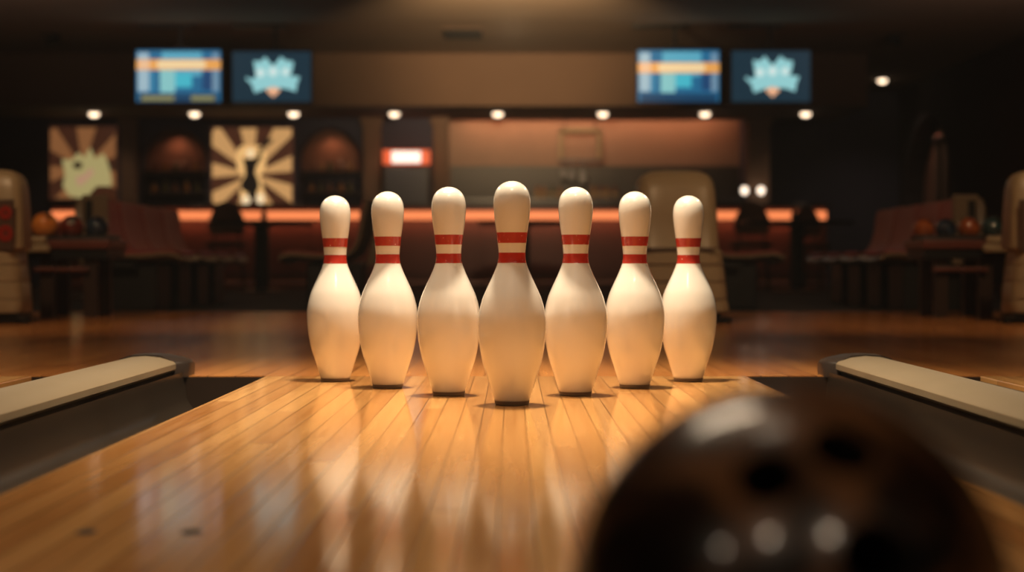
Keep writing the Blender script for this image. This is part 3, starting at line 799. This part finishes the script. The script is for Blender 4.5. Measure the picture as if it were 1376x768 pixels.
def divider(s, label):
    t = thing('lane_divider', label, 'lane divider', (LX + s * (GO + .06), 0, 0), 0)
    # s points away from the lane centre; local x measured outward
    X = lambda v: s * v
    rail = [(-.050, .013), (-.054, .018), (-.054, .029), (-.049, .034), (-.020, .043), (.010, .046), (.040, .044), (.060, .038), (.064, .030), (.064, .013)]
    yb = 3.50
    obj('rail_top', prism_y([(X(x), z) for x, z in rail], -4.0, yb), M['rail'], t, True)
    obj('rail_base', prism_y([(X(x), z) for x, z in [(-.044, -.16), (-.044, .013), (.060, .013), (.060, -.16)]], -4.0, yb + .02), M['rail_cap'], t)
    # rounded dark end cap
    bm = bmesh.new(); rings = []
    cap = [(-.072, -.002), (-.073, .028), (-.068, .034), (-.052, .040), (-.020, .047), (.010, .049), (.045, .047), (.066, .040), (.070, .030), (.070, -.002)]
    secs = [(yb + .0005, .72, 1), (yb + .010, .80, 1.0), (yb + .04, .95, 1.01), (yb + .085, 1.0, .99), (yb + .104, 1.0, .96), (yb + .111, 1.0, .90), (yb + .114, 1.0, .80)]
    for y, sw, sh in secs:
        rings.append([bm.verts.new((X(x if x > -.05 else x * (sw if y < yb + .05 else 1) if False else x * (.70 + .30 * min(1, (y - yb) / .035)) if x < -.05 else x), y, z * sh if z > 0 else z)) for x, z in cap])
    kk = len(cap)
    for a, b in zip(rings, rings[1:]):
        for i in range(kk):
            j = (i + 1) % kk; bm.faces.new((a[i], b[i], b[j], a[j]))
    bm.faces.new(rings[0]); bm.faces.new(rings[-1][::-1])
    obj('end_cap', bm, M['rail_cap'], t, True)
    return t
divider(-1, 'beige-topped lane divider with a dark end cap, left of the pins')
divider(1, 'beige-topped lane divider with a dark end cap, right of the pins')

# ------------------------------------------------------------------ bowling pins
prof_pts = [(.0296, 0.0070), (.0314, .0105), (.0348, .0215), (.0416, .0433), (.0502, .0706), (.0563, .1037), (.0585, .134), (.0572, .156), (.0512, .1806),
            (.0428, .2010), (.0330, .2220), (.0258, .2400), (.0232, .2530), (.0236, .2680), (.0264, .2930), (.0300, .3200), (.0319, .3420), (.0312, .3555), (.0284, .3660), (.0230, .3745), (.0155, .3802), (.0076, .3833), (0, .3842)]
P_ = catmull(prof_pts, 5)
P_ = [(max(0, a), b) for a, b in P_]
def rad_at(z):
    for (r0, z0), (r1, z1) in zip(P_, P_[1:]):
        if z0 <= z <= z1: return r0 + (r1 - r0) * (z - z0) / max(1e-9, z1 - z0)
    return 0
def band(z0, z1, off=.00025, n=6):
    pr = []
    for i in range(n + 1):
        z = z0 + (z1 - z0) * i / n; pr.append((rad_at(z) + off, z))
    bm = lathe(pr, 64)
    # open tube: drop the end discs so that it is a skin band, then give it thickness inward
    bmesh.ops.delete(bm, geom=[f for f in bm.faces if len(f.verts) > 4], context='FACES')
    inner = lathe([(r - .0006, z) for r, z in pr], 64)
    bmesh.ops.delete(inner, geom=[f for f in inner.faces if len(f.verts) > 4], context='FACES')
    join(bm, inner)
    bmesh.ops.holes_fill if False else None
    return bm
def make_pin(label, loc):
    t = thing('bowling_pin', label, 'bowling pin', loc, 0, 'white bowling pins standing on the lane')
    obj('pin_body', lathe(P_, 72), M['pin'], t, True)
    obj('base_ring', lathe([(.0, .0), (.0270, 0), (.0290, .0012), (.0306, .0072), (.0, .0072)][1:], 64), M['pin_base'], t, True)
    obj('neck_stripe', band(.2775, .2955), M['stripe'], t, True)
    obj('neck_stripe', band(.2435, .2610), M['stripe'], t, True)
    return t
pins = [(0.0, 2.815, 'frontmost white bowling pin with two red neck stripes, at the tip of the wedge'),
        (PX(603, 3.02), 3.02, 'white bowling pin directly left of the frontmost pin'),
        (PX(773.5, 3.02), 3.02, 'white bowling pin directly right of the frontmost pin'),
        (PX(521, 3.206), 3.206, 'white bowling pin second from the left'),
        (PX(853, 3.206), 3.206, 'white bowling pin second from the right, before the centre machine'),
        (PX(450.5, 3.39), 3.39, 'leftmost white bowling pin, at the back of the wedge'),
        (PX(925, 3.39), 3.39, 'rightmost white bowling pin, in front of the centre machine')]
p0 = None
for i, (x, y, l) in enumerate(pins):
    if p0 is None: p0 = make_pin(l, (x, y, 0))
    else: dup(p0, (x, y, 0), random.uniform(0, 6), l)

# ------------------------------------------------------------------ foreground ball
BR = 0.0935; BD = 0.695; BX = 0.1175
cam_loc = Vector((0, 0, CAMH))
bt = thing('bowling_ball', 'large dark marbled bowling ball with finger holes, blurred in the foreground', 'bowling ball', (BX, BD, BR))
bm = bmesh.new(); bmesh.ops.create_uvsphere(bm, u_segments=96, v_segments=64, radius=BR)
ballm = swirl('ball_black_brown', (.010, .008, .008), (.26, .12, .05), rough=.30, scale=11)
ballm.node_tree.nodes['Principled BSDF'].inputs['Coat Weight'].default_value = .7; ballm.node_tree.nodes['Principled BSDF'].inputs['Coat Roughness'].default_value = .09
ball = obj('ball_shell', bm, ballm, bt, True)
cutters = []
dg = None
for px, py, r in ((1030, 640, .0125), (1133, 602, .0135), (1180, 752, .0155)):
    dirv = Vector(((px - 688) / F, 1, (HOR - py) / F)).normalized()
    c = Vector((BX, BD, BR)) - cam_loc
    b_ = dirv.dot(c); disc_ = b_ * b_ - (c.length_squared - BR * BR)
    hit = cam_loc + dirv * (b_ - math.sqrt(max(0, disc_))); n_ = (hit - Vector((BX, BD, BR))).normalized()
    bm = bmesh.new(); tube(bm, n_ * (BR - .035), n_ * (BR + .01), r, 32)
    me = bpy.data.meshes.new('cut'); bm.to_mesh(me); bm.free()
    co = bpy.data.objects.new('cut', me); C.objects.link(co); co.parent = bt
    cutters.append((co, n_, r))
for co, _, _ in cutters:
    md = ball.modifiers.new('hole', 'BOOLEAN'); md.operation = 'DIFFERENCE'; md.object = co; md.solver = 'EXACT'
bpy.context.view_layer.update()
dg = bpy.context.evaluated_depsgraph_get()
me2 = bpy.data.meshes.new_from_object(ball.evaluated_get(dg))
ball.modifiers.clear(); ball.data = me2
for p in me2.polygons: p.use_smooth = True
try: me2.set_sharp_from_angle(angle=math.radians(35))
except Exception: pass
for co, n_, r in cutters:
    bpy.data.objects.remove(co)
    bm = bmesh.new(); tube(bm, n_ * (BR - .0345), n_ * (BR - .003), r * .995, 32)
    t2 = bmesh.new()
    # open sleeve lining the hole
    bmesh.ops.delete(bm, geom=[f for f in bm.faces if len(f.verts) > 4 and (f.calc_center_median() - n_ * BR).length < .02], context='FACES')
    t2.free()
    obj('finger_hole', bm, M['void'], bt)

# ------------------------------------------------------------------ lights
def area(name, loc, power, size, col, spread=180, target=None):
    l = bpy.data.lights.new(name, 'AREA'); l.shape = 'DISK'; l.size = size; l.energy = power; l.color = col
    l.spread = math.radians(spread)
    o = bpy.data.objects.new(name, l); C.objects.link(o); o.location = loc
    if target is not None:
        o.rotation_euler = (Vector(target) - Vector(loc)).to_track_quat('-Z', 'Y').to_euler()
    return o
def spot(name, loc, power, size, blend, col, target, radius=.06):
    l = bpy.data.lights.new(name, 'SPOT'); l.energy = power; l.spot_size = math.radians(size); l.spot_blend = blend; l.color = col
    l.shadow_soft_size = radius
    o = bpy.data.objects.new(name, l); C.objects.link(o); o.location = loc
    o.rotation_euler = (Vector(target) - Vector(loc)).to_track_quat('-Z', 'Y').to_euler()
    return o
WARM = (1.0, 0.80, 0.56)
spot('pin_spotlight', (0, 3.18, 2.15), 380, 72, 1.0, WARM, (0, 3.05, 0), .09)
area('lane_fill', (0, 1.6, 2.44), 3.0, .5, (1, .80, .58), 100, (0, 2.6, 0))  # added soft fill for the pin fronts, no fixture of its own
bar = area('lane_bar_light', (-.50, 2.90, 2.45), 17, 1.05, (1, .78, .54), 130, (-.52, 2.86, 0)); bar.data.shape = 'RECTANGLE'; bar.data.size_y = .11
for sx in (-1, 1):
    spot('rim_light', (sx * 1.9, 4.9, 1.9), 60, 40, .8, (1, .80, .55), (sx * .2, 3.1, .25), .12)
# small ceiling lamps over the lane behind the camera: the sparkles in the pins and the ball
for i, x in enumerate((-2.5, -.8, .8, 2.5)):
    area('approach_lamp', (x, -1.6, 2.46), 5.0, .08, (1, .78, .55), 150, (x, -1.4, 0))
for x, p in ((-2.25, 88), (0, 55), (2.25, 88)):
    spot('return_fill', (x * .93, 5.0, 2.40), p, 80, .9, (1, .64, .34), (x, 7.2, 0), .08)  # added spots that brighten the ball returns and the far floor
for x in (-2.0, 2.1):
    spot('seat_fill', (x * .8, 8.2, 2.40), 19, 80, .9, (1, .62, .40), (x, 9.7, .3), .08)  # added spots to lift the dark seat rows
under = area('counter_glow_fill', ((cx0 + cx1) / 2, CY - .10, .74), 3.2, .04, (1, .30, .12), 150, ((cx0 + cx1) / 2, CY, .42))  # added light carrying the LED strip's red glow onto the panels
under.data.shape = 'RECTANGLE'; under.data.size = cx1 - cx0 - .2; under.data.size_y = .03
under.rotation_euler = (math.radians(25), 0, 0)
for a, b in ((nx0, nx1), (mx0, mx1)):
    spot('niche_fill', ((a + b) / 2, BY + .14, ntop - .05), 2.0, 130, .8, (1, .45, .22), ((a + b) / 2, BY + .3, 1.2), .03)  # added fill for the reddish glow inside each arch
spot('far_downlight', (PX(1185, 20.7), 20.7, 2.52), 14, 120, .9, (1, .72, .5), (PX(1185, 20.7), 20.9, 0), .04)
for px in (127, 262, 395, 530, 669, 810, 947, 1082):
    spot('soffit_downlight', (PX(px, 19.0), 19.0, 1.95), 6.5, 130, .8, (1, .70, .42), (PX(px, 19.0), 19.15, 0), .04)
spot('arch_fill', (5.30, 21.1, 2.0), 18, 130, .8, (1, .45, .25), (5.40, 20.5, .8), .03)  # added fill so the right wall niche shows
spot('tub_chair_fill', (-3.0, 10.8, 2.45), 16, 50, .8, (1, .62, .38), (-3.1, 12.2, .75), .05)  # added fill aimed at the brown tub chair
# added unseen spots brighten mid soffit and ceiling, standing in for the hazy beam
spot('soffit_glow_fill', (0, 7.4, 1.98), 2100, 18, 1.0, (1, .68, .36), (0, 17.0, 2.62), .12)
spot('ceiling_glow_fill', (0, 11.8, 1.96), 850, 56, 1.0, (1, .70, .38), (0, 15.6, 2.95), .15)
for x in (-4, 4):
    spot('side_ceiling_fill', (x, 11.8, 1.96), 80, 80, 1.0, (1, .66, .5), (x * 1.05, 15.5, 4.2), .2)  # added weak uplights for the dark sides of the ceiling
spot('hall_glow_fill', (0, 9.0, 2.1), 260, 30, 1.0, (1, .66, .38), (0, 19.0, 1.5), .12)  # added spot lifting the bar recess, in place of haze glow

# haze in the hall's air
w = bpy.data.worlds.new('World'); bpy.context.scene.world = w; w.use_nodes = True
bg = w.node_tree.nodes['Background']; bg.inputs['Color'].default_value = (.02, .016, .014, 1); bg.inputs['Strength'].default_value = 0.0
vs = w.node_tree.nodes.new('ShaderNodeVolumeScatter'); vs.inputs['Density'].default_value = 0.0035; vs.inputs['Anisotropy'].default_value = .2
w.node_tree.links.new(vs.outputs[0], w.node_tree.nodes['World Output'].inputs['Volume'])

# ------------------------------------------------------------------ camera
cam = bpy.data.cameras.new('Camera'); co = bpy.data.objects.new('Camera', cam); C.objects.link(co)
co.location = cam_loc; co.rotation_euler = (PI / 2 - math.atan((384 - HOR) / F), 0, 0)
cam.sensor_width = 36; cam.lens = 36 * F / 1376; cam.clip_start = .02; cam.clip_end = 100
cam.dof.use_dof = True; cam.dof.focus_distance = 2.95; cam.dof.aperture_fstop = 3.2
sc = bpy.context.scene; sc.camera = co
sc.view_settings.view_transform = 'Standard'; sc.view_settings.look = 'None'; sc.view_settings.exposure = 0; sc.view_settings.gamma = 1
sc.view_settings.use_curve_mapping = False
try:
    sc.cycles.use_denoising = True; sc.cycles.sample_clamp_indirect = 4; sc.cycles.max_bounces = 8; sc.cycles.volume_bounces = 0
except Exception: pass
